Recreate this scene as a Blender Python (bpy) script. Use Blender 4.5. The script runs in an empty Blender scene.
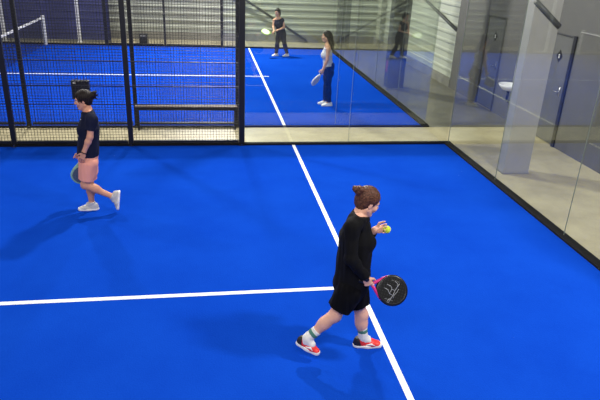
import bpy, bmesh, math, random
import numpy as np
from mathutils import Vector, Matrix
random.seed(4)
scn = bpy.context.scene
COL = scn.collection
V = lambda *a: np.array(a, float)
def nrm(v):
    v = np.asarray(v, float); return v / np.linalg.norm(v)

# ------------------------------------------------------------------ camera
CAM = V(5.33387, -5.28981, 3.34963)
YAW, PIT, ROL, FPX = 0.172187, 0.404502, 0.0465926, 583.766
_fw = V(math.sin(YAW)*math.cos(PIT), math.cos(YAW)*math.cos(PIT), -math.sin(PIT))
_r = V(math.cos(YAW), -math.sin(YAW), 0); _u = np.cross(_r, _fw)
_r2 = _r*math.cos(ROL) + _u*math.sin(ROL); _u2 = np.cross(_r2, _fw)
cd = bpy.data.cameras.new('camera'); cam = bpy.data.objects.new('camera', cd); COL.objects.link(cam)
cd.sensor_width = 36; cd.lens = FPX/600*36; cd.clip_start = 0.05
cam.matrix_world = Matrix(((_r2[0], _u2[0], -_fw[0], CAM[0]), (_r2[1], _u2[1], -_fw[1], CAM[1]), (_r2[2], _u2[2], -_fw[2], CAM[2]), (0, 0, 0, 1)))
scn.camera = cam
scn.view_settings.view_transform = 'Standard'; scn.view_settings.look = 'None'
scn.view_settings.gamma = 1; scn.view_settings.use_curve_mapping = False
scn.view_settings.exposure = -0.2
def at(x, y, Y):
    """the point of the upright plane at depth Y that stands at x, y in the photograph"""
    d = _fw*FPX + _r2*(x-300) - _u2*(y-200)
    return CAM + d*((Y-CAM[1])/d[1])

# ------------------------------------------------------------------ materials
def lin(r, g, b):
    f = lambda c: (c/255/12.92 if c/255 <= .04045 else ((c/255+.055)/1.055)**2.4)
    return (f(r), f(g), f(b), 1)
def mat(name, rgb, rough=.6, metal=0, noise=0, nscale=20, bump=0, bscale=200, spec=.5, sheen=0):
    m = bpy.data.materials.new(name); m.use_nodes = True
    nt = m.node_tree; b = nt.nodes['Principled BSDF']
    c = lin(*rgb)
    b.inputs['Base Color'].default_value = c; b.inputs['Roughness'].default_value = rough
    b.inputs['Metallic'].default_value = metal; b.inputs['Specular IOR Level'].default_value = spec
    if sheen: b.inputs['Sheen Weight'].default_value = sheen
    tc = nt.nodes.new('ShaderNodeTexCoord')
    if noise:
        n = nt.nodes.new('ShaderNodeTexNoise'); n.inputs['Scale'].default_value = nscale; n.inputs['Detail'].default_value = 6
        nt.links.new(tc.outputs['Object'], n.inputs['Vector'])
        r = nt.nodes.new('ShaderNodeValToRGB')
        r.color_ramp.elements[0].position = .3; r.color_ramp.elements[1].position = .7
        r.color_ramp.elements[0].color = tuple(v*(1-noise) for v in c[:3])+(1,)
        r.color_ramp.elements[1].color = tuple(min(1, v*(1+noise)) for v in c[:3])+(1,)
        nt.links.new(n.outputs['Fac'], r.inputs['Fac']); nt.links.new(r.outputs['Color'], b.inputs['Base Color'])
    if bump:
        n = nt.nodes.new('ShaderNodeTexNoise'); n.inputs['Scale'].default_value = bscale; n.inputs['Detail'].default_value = 3
        nt.links.new(tc.outputs['Object'], n.inputs['Vector'])
        bp = nt.nodes.new('ShaderNodeBump'); bp.inputs['Strength'].default_value = bump; bp.inputs['Distance'].default_value = .01
        nt.links.new(n.outputs['Fac'], bp.inputs['Height']); nt.links.new(bp.outputs['Normal'], b.inputs['Normal'])
    return m
M = {}
def turf_mat():
    m = bpy.data.materials.new('blue_turf'); m.use_nodes = True; nt = m.node_tree; b = nt.nodes['Principled BSDF']
    tc = nt.nodes.new('ShaderNodeTexCoord')
    n1 = nt.nodes.new('ShaderNodeTexNoise'); n1.inputs['Scale'].default_value = .9; n1.inputs['Detail'].default_value = 8; n1.inputs['Roughness'].default_value = .65
    n2 = nt.nodes.new('ShaderNodeTexNoise'); n2.inputs['Scale'].default_value = 60; n2.inputs['Detail'].default_value = 4
    for n in (n1, n2): nt.links.new(tc.outputs['Object'], n.inputs['Vector'])
    a = nt.nodes.new('ShaderNodeMath'); a.operation = 'MULTIPLY_ADD'; a.inputs[1].default_value = .35
    nt.links.new(n2.outputs['Fac'], a.inputs[0]); nt.links.new(n1.outputs['Fac'], a.inputs[2])
    r = nt.nodes.new('ShaderNodeValToRGB'); r.color_ramp.elements[0].position = .45; r.color_ramp.elements[1].position = .9
    r.color_ramp.elements[0].color = (.0034, .044, .405, 1); r.color_ramp.elements[1].color = (.0050, .059, .475, 1)
    nt.links.new(a.outputs[0], r.inputs['Fac'])
    # grains of sand caught in the pile
    vo = nt.nodes.new('ShaderNodeTexVoronoi'); vo.inputs['Scale'].default_value = 2.2
    nt.links.new(tc.outputs['Object'], vo.inputs['Vector'])
    lt = nt.nodes.new('ShaderNodeMath'); lt.operation = 'LESS_THAN'; lt.inputs[1].default_value = .012
    nt.links.new(vo.outputs['Distance'], lt.inputs[0])
    mx = nt.nodes.new('ShaderNodeMix'); mx.data_type = 'RGBA'; mx.inputs['B'].default_value = (.25, .4, .8, 1)
    nt.links.new(lt.outputs[0], mx.inputs['Factor']); nt.links.new(r.outputs['Color'], mx.inputs['A'])
    nt.links.new(mx.outputs['Result'], b.inputs['Base Color'])
    b.inputs['Roughness'].default_value = .85; b.inputs['Specular IOR Level'].default_value = .0
    bp = nt.nodes.new('ShaderNodeBump'); bp.inputs['Strength'].default_value = .25; bp.inputs['Distance'].default_value = .01
    nt.links.new(n2.outputs['Fac'], bp.inputs['Height']); nt.links.new(bp.outputs['Normal'], b.inputs['Normal'])
    return m
def concrete_mat(name, rgb, dark, rough=.45):
    m = bpy.data.materials.new(name); m.use_nodes = True; nt = m.node_tree; b = nt.nodes['Principled BSDF']
    tc = nt.nodes.new('ShaderNodeTexCoord')
    n1 = nt.nodes.new('ShaderNodeTexNoise'); n1.inputs['Scale'].default_value = 1.3; n1.inputs['Detail'].default_value = 9; n1.inputs['Roughness'].default_value = .7
    nt.links.new(tc.outputs['Object'], n1.inputs['Vector'])
    r = nt.nodes.new('ShaderNodeValToRGB'); r.color_ramp.elements[0].position = .3; r.color_ramp.elements[1].position = .62
    r.color_ramp.elements[0].color = lin(*dark); r.color_ramp.elements[1].color = lin(*rgb)
    nt.links.new(n1.outputs['Fac'], r.inputs['Fac']); nt.links.new(r.outputs['Color'], b.inputs['Base Color'])
    b.inputs['Roughness'].default_value = rough; b.inputs['Specular IOR Level'].default_value = .3
    return m
def glass_mat():
    m = bpy.data.materials.new('clear_glass'); m.use_nodes = True; nt = m.node_tree; nt.nodes.clear()
    out = nt.nodes.new('ShaderNodeOutputMaterial'); mix = nt.nodes.new('ShaderNodeMixShader')
    tr = nt.nodes.new('ShaderNodeBsdfTransparent'); tr.inputs['Color'].default_value = (.955, .97, .95, 1)
    gl = nt.nodes.new('ShaderNodeBsdfGlossy'); gl.inputs['Roughness'].default_value = .0; gl.inputs['Color'].default_value = (.86, .88, .86, 1)
    lw = nt.nodes.new('ShaderNodeLayerWeight'); lw.inputs['Blend'].default_value = .5
    pw = nt.nodes.new('ShaderNodeMath'); pw.operation = 'POWER'; pw.inputs[1].default_value = 5
    ma = nt.nodes.new('ShaderNodeMath'); ma.operation = 'MULTIPLY_ADD'; ma.inputs[1].default_value = .95; ma.inputs[2].default_value = .045
    nt.links.new(lw.outputs['Facing'], pw.inputs[0]); nt.links.new(pw.outputs[0], ma.inputs[0])
    nt.links.new(ma.outputs[0], mix.inputs[0]); nt.links.new(tr.outputs[0], mix.inputs[1]); nt.links.new(gl.outputs[0], mix.inputs[2])
    nt.links.new(mix.outputs[0], out.inputs['Surface'])
    return m
def hair_mat(name, rgb):
    m = mat(name, rgb, .5, spec=.2); nt = m.node_tree; b = nt.nodes['Principled BSDF']
    tc = nt.nodes.new('ShaderNodeTexCoord'); n = nt.nodes.new('ShaderNodeTexNoise'); n.inputs['Scale'].default_value = 90; n.inputs['Distortion'].default_value = 1.5
    mp = nt.nodes.new('ShaderNodeMapping'); mp.inputs['Scale'].default_value = (.25, 1, .6)
    nt.links.new(tc.outputs['Object'], mp.inputs[0]); nt.links.new(mp.outputs[0], n.inputs['Vector'])
    r = nt.nodes.new('ShaderNodeValToRGB'); c = lin(*rgb)
    r.color_ramp.elements[0].position = .35; r.color_ramp.elements[1].position = .68
    r.color_ramp.elements[0].color = tuple(v*.45 for v in c[:3])+(1,); r.color_ramp.elements[1].color = tuple(v*1.7 for v in c[:3])+(1,)
    nt.links.new(n.outputs['Fac'], r.inputs[0]); nt.links.new(r.outputs[0], b.inputs['Base Color'])
    bp = nt.nodes.new('ShaderNodeBump'); bp.inputs['Strength'].default_value = .5; bp.inputs['Distance'].default_value = .006
    nt.links.new(n.outputs['Fac'], bp.inputs['Height']); nt.links.new(bp.outputs['Normal'], b.inputs['Normal'])
    return m
def dots_mat(name, rgb, hole):
    """racket face: drilled round holes on a grid"""
    m = mat(name, rgb, .35); nt = m.node_tree; b = nt.nodes['Principled BSDF']
    tc = nt.nodes.new('ShaderNodeTexCoord'); sx = nt.nodes.new('ShaderNodeSeparateXYZ'); nt.links.new(tc.outputs['Object'], sx.inputs[0])
    sq = []
    for a in ('X', 'Z'):
        f = nt.nodes.new('ShaderNodeMath'); f.operation = 'PINGPONG'; f.inputs[1].default_value = .012
        nt.links.new(sx.outputs[a], f.inputs[0])
        p = nt.nodes.new('ShaderNodeMath'); p.operation = 'POWER'; p.inputs[1].default_value = 2
        nt.links.new(f.outputs[0], p.inputs[0]); sq.append(p)
    s = nt.nodes.new('ShaderNodeMath'); s.operation = 'ADD'; nt.links.new(sq[0].outputs[0], s.inputs[0]); nt.links.new(sq[1].outputs[0], s.inputs[1])
    l = nt.nodes.new('ShaderNodeMath'); l.operation = 'LESS_THAN'; l.inputs[1].default_value = .0045**2; nt.links.new(s.outputs[0], l.inputs[0])
    mx = nt.nodes.new('ShaderNodeMix'); mx.data_type = 'RGBA'; mx.inputs['A'].default_value = lin(*rgb); mx.inputs['B'].default_value = lin(*hole)
    nt.links.new(l.outputs[0], mx.inputs['Factor']); nt.links.new(mx.outputs['Result'], b.inputs['Base Color'])
    return m
M['turf'] = turf_mat(); M['glass'] = glass_mat()
M['floor'] = concrete_mat('concrete_floor', (180, 171, 138), (150, 142, 112))
M['darker_floor'] = concrete_mat('darker_floor_tone', (118, 116, 102), (92, 90, 78))
M['white_line'] = mat('white_line', (235, 238, 240), .8, noise=.05, nscale=8)
M['black_steel'] = mat('black_steel', (13, 13, 17), .45, noise=.2, nscale=9)
M['kerb'] = mat('black_rubber', (13, 13, 19), .8, noise=.3, nscale=6, spec=.2)
M['wire'] = mat('black_wire', (14, 15, 18), .5)
M['siding'] = mat('pale_siding', (178, 182, 168), .5, noise=.06, nscale=2)
M['slate'] = mat('slate_panel', (64, 68, 112), .6, noise=.12, nscale=2)
M['plinth'] = concrete_mat('grey_plinth', (140, 138, 128), (112, 111, 103), .7)
M['plaster'] = mat('grey_plaster', (88, 87, 84), .65, noise=.07, nscale=2.5)
M['door'] = mat('grey_door', (94, 94, 92), .5, noise=.05, nscale=3)
M['door_trim'] = mat('door_trim', (66, 66, 66), .5)
M['column'] = mat('grey_column', (150, 149, 146), .55, noise=.06, nscale=3)
M['darkcolumn'] = mat('dark_column', (48, 50, 51), .6, noise=.1, nscale=3)
M['brace'] = mat('dark_brace', (78, 80, 79), .5, noise=.1, nscale=4)
M['white'] = mat('white_paint', (225, 225, 220), .4, noise=.04, nscale=6)
M['ceramic'] = mat('white_ceramic', (238, 238, 238), .15, noise=.02, nscale=6)
M['chrome'] = mat('chrome', (200, 200, 200), .25, 1)
M['seal'] = mat('grey_glass_seal', (128, 136, 126), .4)
M['wood'] = mat('bench_wood', (78, 60, 47), .55, noise=.3, nscale=14)
M['netcord'] = mat('net_cord', (30, 30, 32), .7)
M['black_plastic'] = mat('black_plastic', (14, 14, 16), .45, noise=.2, nscale=10)
M['bag'] = mat('black_box', (8, 9, 14), .5, noise=.2, nscale=10)
M['red'] = mat('red_paint', (150, 40, 60), .5)

# ------------------------------------------------------------------ object helpers
def link(o, parent=None):
    COL.objects.link(o)
    if parent is not None: o.parent = parent
    return o
def tag(o, label=None, cat=None, group=None, kind=None):
    if label: o['label'] = label
    if cat: o['category'] = cat
    if group: o['group'] = group
    if kind: o['kind'] = kind
    return o
def empty(name, loc, label, cat, group=None):
    o = bpy.data.objects.new(name, None); o.empty_display_size = .1; o.location = loc
    link(o); return tag(o, label, cat, group)
class MB:
    def __init__(s): s.v = []; s.f = []
    def add(s, vs, fs):
        b = len(s.v); s.v += [tuple(map(float, v)) for v in vs]; s.f += [tuple(i+b for i in f) for f in fs]; return s
    def box(s, lo, hi):
        x0, y0, z0 = lo; x1, y1, z1 = hi
        return s.add([(x0,y0,z0),(x1,y0,z0),(x1,y1,z0),(x0,y1,z0),(x0,y0,z1),(x1,y0,z1),(x1,y1,z1),(x0,y1,z1)],
                     [(0,3,2,1),(4,5,6,7),(0,1,5,4),(1,2,6,5),(2,3,7,6),(3,0,4,7)])
    def tube(s, pts, r, n=10, closed=False, cap=True):
        pts = [np.asarray(p, float) for p in pts]; m = len(pts)
        rs = r if hasattr(r, '__len__') else [r]*m
        t0 = nrm(pts[1]-pts[0]); up = V(0,0,1) if abs(t0[2]) < .9 else V(1,0,0)
        a = nrm(np.cross(t0, up)); vs = []; fs = []
        for i, p in enumerate(pts):
            if closed: t = nrm(pts[(i+1) % m]-pts[i-1])
            else: t = nrm(pts[min(i+1, m-1)]-pts[max(i-1, 0)])
            a = nrm(a - t*np.dot(a, t)); b = np.cross(t, a)
            for k in range(n):
                q = 2*math.pi*k/n; vs.append(p + (a*math.cos(q)+b*math.sin(q))*rs[i])
        for i in range(m if closed else m-1):
            j = (i+1) % m
            for k in range(n): fs.append((i*n+k, i*n+(k+1) % n, j*n+(k+1) % n, j*n+k))
        if not closed and cap: fs += [tuple(range(n))[::-1], tuple(range((m-1)*n, m*n))]
        return s.add(vs, fs)
    def prism(s, outline, y0, y1):
        """outline in x,z extruded along y"""
        n = len(outline)
        vs = [(x, y0, z) for x, z in outline] + [(x, y1, z) for x, z in outline]
        fs = [tuple(range(n)), tuple(range(n, 2*n))[::-1]] + [(i, i+n, (i+1) % n+n, (i+1) % n) for i in range(n)]
        return s.add(vs, fs)
    def build(s, name, m, parent=None, smooth=False, bevel=0, loc=None, segs=2):
        me = bpy.data.meshes.new(name); me.from_pydata(s.v, [], s.f); me.update()
        bm = bmesh.new(); bm.from_mesh(me); bmesh.ops.recalc_face_normals(bm, faces=bm.faces); bm.to_mesh(me); bm.free()
        me.materials.append(m); o = bpy.data.objects.new(name, me)
        if smooth: me.polygons.foreach_set('use_smooth', [True]*len(me.polygons))
        if loc is not None: o.location = loc
        if bevel:
            b = o.modifiers.new('bevel', 'BEVEL'); b.width = bevel; b.segments = segs; b.limit_method = 'ANGLE'
        return link(o, parent)
def box(name, lo, hi, m, parent=None, bevel=0.0, **k): return MB().box(lo, hi).build(name, m, parent, bevel=bevel, **k)
def copy_tree(o, parent=None):
    c = o.copy(); COL.objects.link(c)
    if parent is not None: c.parent = parent
    for ch in [x for x in bpy.data.objects if x.parent == o]: copy_tree(ch, c)
    return c
def struct(o, label=None): return tag(o, label, kind='structure')

# ------------------------------------------------------------------ the hall
G = 6.295                                   # where the second court begins
struct(box('floor', (-13, -8.5, -.12), (13.5, 18.4, -.012), M['floor']))
struct(box('floor', (10.07, 6.2, -.05), (12.1, 18.08, -.008), M['darker_floor']), 'darker concrete floor between far court and the door wall')  # thin slab in a darker tone over the main floor
def turf(y0, label):
    t = struct(box('blue_turf', (-10, y0, -.012), (10, y0+10, 0), M['turf']), label)
    w = .029
    def line(x0, ya, x1, yb): struct(box('court_line', (x0, ya, -.001), (x1, yb, .003), M['white_line'], t))
    line(6.95-w, y0+.0, 6.95+w, y0+10.); line(-6.95-w, y0, -6.95+w, y0+10)
    line(-6.95+w, y0+5-w, 6.95-w, y0+5+w)
    line(6.95+w, y0+5-w, 7.15, y0+5+w) if y0 > 0 else None
    return t
turf(-5, 'blue artificial turf of the near padel court')
turf(G, 'blue artificial turf of the court behind the fence')

def siding(name, a, b, z0, z1, m, normal, pitch=.25, depth=.035):
    """trapezoid ribbed cladding from a to b (xy), ribs running level"""
    mb = MB(); prof = []; z = z0
    while z < z1:
        prof += [(0, z), (0, z+pitch*.55), (depth, z+pitch*.67), (depth, z+pitch*.88)]; z += pitch
    prof += [(0, z), (-.12, z), (-.12, z0)]
    n = len(prof); vs = []
    for e in (a, b):
        for d, z in prof: vs.append((e[0]+normal[0]*d, e[1]+normal[1]*d, z))
    fs = [(i, (i+1) % n, (i+1) % n+n, i+n) for i in range(n)] + [tuple(range(n)), tuple(range(n, 2*n))[::-1]]
    mb.add(vs, fs); return struct(mb.build(name, m))
siding('wall_back', (-13, 18.2), (12.2, 18.2), .25, 6.5, M['siding'], (0, -1))
struct(box('baseboard_back', (-13, 18.08, -.012), (12.1, 18.32, .27), M['plinth']))
siding('wall_side', (12.2, 10.15), (12.2, 18.3), .2, 6.5, M['siding'], (-1, 0))
struct(box('baseboard_side', (12.08, 10.15, -.012), (12.32, 18.08, .21), M['plinth']))
# grey wall with the doors
wr = MB()
struct(box('unseen_shade_slab', (10.5, 4.4, 4.5), (12.3, 11.5, 4.7), M['plinth']))  # unseen slab added to keep light off the floor and wall below
wr.box((12.1, -6, -.012), (12.3, 4.8, 6.5)); wr.box((12.1, 5.72, -.012), (12.3, 7.52, 6.5)); wr.box((12.1, 8.42, -.012), (12.3, 10.15, 6.5))
wr.box((12.1, 4.8, 2.09), (12.3, 5.72, 6.5)); wr.box((12.1, 7.52, 2.11), (12.3, 8.42, 6.5))
struct(wr.build('wall_right', M['plaster']))
struct(box('trim_1', (12.085, -6, 2.19), (12.102, 4.70, 2.205), M['column']))
def door(name, y0, y1, h, hx, fm='black_steel', fw_=.03):
    d = struct(box(name, (12.125, y0+.06, 0), (12.17, y1-.02, h-.02), M['door'], bevel=.004))
    j = MB(); j.box((12.095-fw_*.7, y0-fw_, -.01), (12.3, y0+.025+fw_, h+.02)); j.build('door_frame', M[fm], d)
    j = MB(); j.box((12.094, y1-.015, -.01), (12.3, y1+.012, h+.012)); j.box((12.094, y0+.055, h-.012), (12.3, y1-.015, h+.012)); j.build('door_frame', M['door_trim'], d)
    hb = MB(); hb.tube([(12.125, y0+hx, 1.04), (12.055, y0+hx, 1.04), (12.052, y0+hx+.12, 1.04)], .011)
    hb.box((12.118, y0+hx-.02, .95), (12.126, y0+hx+.02, 1.13)); hb.build('door_handle', M['chrome'], d, True)
    yc = (y0+y1)/2
    s = MB(); q = .1
    s.add([(12.118, yc-q, 1.68), (12.118, yc, 1.68-q*1.15), (12.118, yc+q, 1.68), (12.118, yc, 1.68+q*1.15), (12.126, yc-q, 1.68), (12.126, yc, 1.68-q*1.15), (12.126, yc+q, 1.68), (12.126, yc, 1.68+q*1.15)],
          [(0,1,2,3), (4,7,6,5), (0,4,5,1), (1,5,6,2), (2,6,7,3), (3,7,4,0)])
    so = s.build('door_sign', M['black_plastic'], d)
    f = MB(); f.box((12.112, yc-.014, 1.64), (12.118, yc+.014, 1.68)); f.tube([(12.115, yc, 1.685), (12.115, yc, 1.70), (12.115, yc, 1.715)], [.008, .014, .008], 8)
    f.build('pictogram', M['white'], so)
    return d
door('door_1', 4.8, 5.72, 2.09, .22)
door('door_2', 7.52, 8.42, 2.11, .2, 'door_trim', .012)

# steel columns and braces
def column(x0, y0, m, label, z1=4.4, red=False, hy=.17):
    c = empty('steel_column', (x0+.23, y0+hy, -.012), label, 'column', 'columns along the glass end wall')
    mb = MB(); mb.box((-.23, -hy, .02), (.23, hy, z1)); mb.build('shaft', m, c, bevel=.006)
    mb = MB(); mb.box((-.24, -hy-.01, 0), (.24, hy+.01, .02)); mb.build('base_plate', M['plinth'], c)
    if red: MB().box((-.242, -.06, .42), (-.229, .06, .72)).build('red_plate', M['red'], c)
    return c
c_front = column(10.32, 3.36, M['column'], 'grey steel column nearest the front, its face pale, beside the glass end wall', hy=.115)
MB().tube([(-.235, -.119, 2.80), (.235, -.119, 2.44)], .045, 8).build('diagonal_bar', M['brace'], c_front, True)  # dark bar laid slantwise across the upper column face
column(10.22, 9.9, M['darkcolumn'], 'dark grey steel column beside the far court, middle one of three in the row', red=True)
column(10.3, 16.75, M['darkcolumn'], 'dark grey steel column farthest away, in the far corner by the ribbed wall')
def brace(name, pts, label, r=.05):
    o = MB().tube(pts, r, 8).build(name, M['brace'], smooth=True); tag(o, label, 'brace', 'dark diagonal braces'); return o
brace('diagonal_brace', [(4.6, 18.02, 2.95), (9.35, 18.02, .06)], 'dark slanting steel bar running down the pale ribbed back wall', .045)
brace('diagonal_brace', [(12.125, 14.6, 2.47), (12.125, 10.2, 1.53)], 'dark sloping bar on the pale ribbed side wall seen through glass', .045)

# slate blue panel and white posts behind the far court
pp = empty('partition_panel', (-2.5, 17.1, -.012), 'tall slate blue ribbed panel standing behind the net of the far court', 'panel')
mb = MB(); prof = []
for i in range(16): prof += [(0, .08+i*.25), (0, .08+i*.25+.19), (.02, .08+i*.25+.21), (.02, .08+i*.25+.24)]
n = len(prof)+2; prof = prof + [(-.06, 4.08), (-.06, .08)]
vs = [(x, -d, z) for x in (-5, 4.55) for d, z in prof]
mb.add(vs, [(i, (i+1) % n, (i+1) % n+n, i+n) for i in range(n)] + [tuple(range(n)), tuple(range(n, 2*n))[::-1]]); mb.build('ribbed_sheet', M['slate'], pp)
MB().box((-5, -.05, 0), (4.55, .1, .08)).build('base_channel', M['plinth'], pp)
for x, lab in ((-1.5, 'white upright post left of the net end, against the slate blue panel'), (1.0, 'white upright post right of the net end, against the slate blue panel')):
    o = empty('white_post', (x, 16.95, -.012), lab, 'post', 'white posts before the slate panel')
    MB().box((-.05, -.05, .015), (.05, .05, 4)).build('shaft', M['white'], o, bevel=.008)
    MB().box((-.09, -.09, 0), (.09, .09, .015)).build('base_plate', M['white'], o)

# ------------------------------------------------------------------ kerbs, glass
def kerb(name, lo, hi, lab): struct(box(name, lo, hi, M['kerb'], bevel=.006), lab)
kerb('trim_2', (-10, 5.0, -.012), (10.06, 5.10, .035), 'black base rail along the far side of the near court')
kerb('trim_3', (9.92, -5, -.012), (10.06, 5.0, .03), 'black base rail under the glass end wall of the near court')
kerb('trim_4', (-10, G-.09, -.012), (10.06, G-.02, .02), 'black base rail along the near side of the far court')
kerb('trim_5', (9.90, G, -.012), (10.06, G+10, .03), 'black base rail under the glass end wall of the far court')
kerb('trim_6', (-10, G+10, -.012), (10.06, G+10.11, .045), 'black base rail along the far side of the far court')
T = .012; gap = .006
def pane(lo, hi, label, grp):
    o = box('glass_panel', lo, hi, M['glass']); tag(o, label, 'glass panel', grp)
    s = .004
    if hi[0]-lo[0] > .1: box('edge_seal', (lo[0]-s, lo[1], lo[2]), (lo[0]-.001, hi[1], hi[2]), M['seal'], o)
    else: box('edge_seal', (lo[0], hi[1]+.001, lo[2]), (hi[0], hi[1]+s, hi[2]), M['seal'], o)
    return o
for x0, w in ((6.04, 'beside the thick black fence post'), (8, 'at the court corner on the right')):
    pane((x0+gap, 5.045, .045), (min(x0+2, 9.985)-gap, 5.045+T, 3.0), 'clear glass side panel of the near court '+w, 'glass panels of the near court')
    pane((x0+gap, G-.06, .045), (min(x0+2, 9.985)-gap, G-.06+T, 3.0), 'clear side glass panel of far court by the walkway, '+('next to bench' if x0 < 7 else 'at its corner'), 'glass panels of the far court')
    pane((x0+gap, G+10.045, .045), (min(x0+2, 9.985)-gap, G+10.045+T, 3.0), 'clear glass panel along the back of the far court, '+('next to the far fence' if x0 < 7 else 'in the far right corner'), 'glass panels of the far court')
for i, (y0, w) in enumerate(((3, 'meeting the side glass at the far corner'), (1, 'in front of the grey column base'), (-1, 'cut off by the right picture edge'))):
    pane((9.985, y0+gap, .03), (9.985+T, y0+2-gap, 3.0), 'clear glass panel of near court end wall, '+w, 'glass panels of the near court')
for i, w in enumerate(('first from the walkway', 'second from the walkway', 'third from the walkway', 'fourth from the walkway', 'last one, by the ribbed back wall')):
    pane((9.985, G+2*i+gap, .03), (9.985+T, G+2*i+2-gap, 3.0), 'clear glass panel of the far court end wall, '+w, 'glass panels of the far court')

# ------------------------------------------------------------------ mesh fences
def wire_mesh(w, z0, z1, r=.0026, pitch=.05):
    mb = MB(); n = int(round(w/pitch))
    for i in range(1, n): x = w*i/n; mb.box((x-r, -r, z0), (x+r, r, z1))
    m = int(round((z1-z0)/pitch))
    for i in range(1, m): z = z0+(z1-z0)*i/m; mb.box((0, r, z-r), (w, 3*r, z+r))
    return mb
protos = {}
def bay(x0, y, label, grp, folds=()):
    """one welded mesh panel between two posts; folds = heights of its stiffening rails"""
    if folds not in protos:
        r = empty('mesh_fence_panel', (x0, y, .045), label, 'fence', grp)
        wire_mesh(1.87, 0, 2.93).build('wire_mesh', M['wire'], r, loc=(.065, 0, 0))
        for z in (.0, *folds, 2.9):
            t = .008 if 0 < z < 2.8 else .02
            MB().box((.065, -t, z), (1.935, t, z+t*2)).build('rail', M['black_steel'], r)
        protos[folds] = r; return r
    c = copy_tree(protos[folds]); c.location = (x0, y, .045); tag(c, label, 'fence', grp); return c
def post(x, y, w, label, grp):
    r = empty('fence_post', (x, y, .0), label, 'post', grp)
    MB().box((-w, -w*.8, .012), (w, w*.8, 4.1)).build('shaft', M['black_steel'], r, bevel=.004)
    MB().box((-w, -w-.03, 0), (w, w+.005, .012)).build('base_plate', M['black_steel'], r)
    MB().tube([(0, -w-.012, .012), (0, -w-.012, .03)], .01, 6).build('bolt', M['chrome'], r)
    return r
g1 = 'fence panels of the near court'; g2 = 'fence panels on the near side of the far court'; g3 = 'fence panels behind the far court'
YF1, YF2, YF3 = 5.055, G-.055, G+10.055
bay(0.07, YF1, 'black wire mesh panel of the near fence at the left picture edge', g1, (.69, 1.01, 1.43))
bay(2.035, YF1, 'black wire mesh panel of the near fence behind the player in pink shorts', g1, (.69, 1.01, 1.43))
bay(4.0, YF1, 'black wire mesh panel of the near fence in front of the bench', g1, (.69, 1.01, 1.43))
bay(0, YF2, 'black wire mesh panel of the second fence at the left picture edge', g2)
bay(2, YF2, 'black wire mesh panel of the second fence carrying the hanging black box', g2)
bay(4, YF2, 'black wire mesh panel of the second fence right behind the bench', g2)
bay(2, YF3, 'black wire mesh panel of the farthest fence, behind the small floor box', g3)
bay(4, YF3, 'black wire mesh panel of the farthest fence, next to the far glass', g3)
gp = 'black fence posts'
post(2.055, YF1, .042, 'black post of the near fence nearest the left picture edge', gp)
post(4.02, YF1, .042, 'black post of the near fence left of the bench, foot at the blue turf', gp)
post(5.99, YF1, .05, 'thick black post where near mesh fence meets the glass', gp)
post(2, YF2, .036, 'black post of the second fence at left, standing on the far edge of the walkway', gp)
post(4, YF2, .036, 'black post of the second fence at the left end of the bench', gp)
post(5.985, YF2, .045, 'black post of the second fence at the right end of the bench', gp)
post(2, YF3, .05, 'black post of the farthest fence at the edge of the slate blue panel', gp)
post(4, YF3, .036, 'thin black post of the farthest fence, in the middle of the pale wall', gp)
post(5.988, YF3, .05, 'black post of the farthest fence where it meets the far glass', gp)

# bench in the walkway
b = empty('bench', (4.99, 6.08, -.012), 'long low bench with brown plank top in the walkway behind the near fence', 'bench')
MB().box((-.98, -.09, .455), (.98, .09, .485)).build('seat_plank', M['wood'], b, bevel=.005)
MB().box((-.96, -.085, .40), (.96, -.06, .456)).build('seat_rail', M['black_steel'], b, bevel=.004)
for sx in (-.95, .91):
    MB().box((sx, -.055, 0), (sx+.04, -.015, .456)).box((sx, -.015, 0), (sx+.04, .075, .03)).build('leg', M['black_steel'], b)
# black box hung on the second fence
p0 = at(71.5, 79.5, G-.11); p1 = at(91, 97, G-.11)
hb = empty('hanging_box', ((p0[0]+p1[0])/2, G-.16, p1[2]-.02), 'black box hanging on the mesh fence behind the head of player in pink shorts', 'box')
w = (p1[0]-p0[0])/2; h = p0[2]-p1[2]+.02
MB().box((-w, -.07, 0), (w, .07, h)).build('body', M['bag'], hb, bevel=.012)
MB().box((-w*.75, -.074, h-.05), (-w*.45, -.07, h-.025)).build('tag', M['white'], hb)
MB().tube([(-w*.5, .06, h-.03), (-w*.5, .075, h+.02), (-w*.5, .098, h+.02)], .006, 6).build('hook', M['black_steel'], hb)
MB().tube([(w*.5, .06, h-.03), (w*.5, .075, h+.02), (w*.5, .098, h+.02)], .006, 6).build('hook', M['black_steel'], hb)
# floor box
fb = empty('floor_box', (3.2, 17.0, -.012), 'small black box with pale stripe on the floor by the pale back wall', 'box')
MB().box((-.14, -.12, 0), (.14, .12, .34)).build('body', M['black_plastic'], fb, bevel=.012)
MB().box((-.1, -.124, .27), (.1, -.119, .295)).build('stripe', M['white'], fb)
# wash basin on the grey wall
wb = empty('wash_basin', (12.1, 6.5, .87), 'white wash basin with upright white back plate on grey wall beside the front column', 'basin')
MB().box((-.035, -.3, -.02), (0, .22, .42)).build('back_plate', M['ceramic'], wb, bevel=.012)
vs = []; fs = []; rings = [(.02, .05, .06, -.16), (.6, 1, 1, -.12), (.9, 1, 1, -.05), (1, 1, 1, 0), (.9, 1, 1, 0), (.75, 1, 1, -.05), (.35, 1, 1, -.09)]
N = 24
for s, _, _, z in rings:
    for k in range(N):
        a = 2*math.pi*k/N; vs.append((-.24+.22*s*math.cos(a)*(1 if math.cos(a) < 0 else .98), -.03+.25*s*math.sin(a), z))
for i in range(len(rings)-1):
    for k in range(N): fs.append((i*N+k, i*N+(k+1) % N, (i+1)*N+(k+1) % N, (i+1)*N+k))
fs += [tuple(range(N))[::-1], tuple(range((len(rings)-1)*N, len(rings)*N))]
MB().add(vs, fs).build('bowl', M['ceramic'], wb, True)
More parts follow.
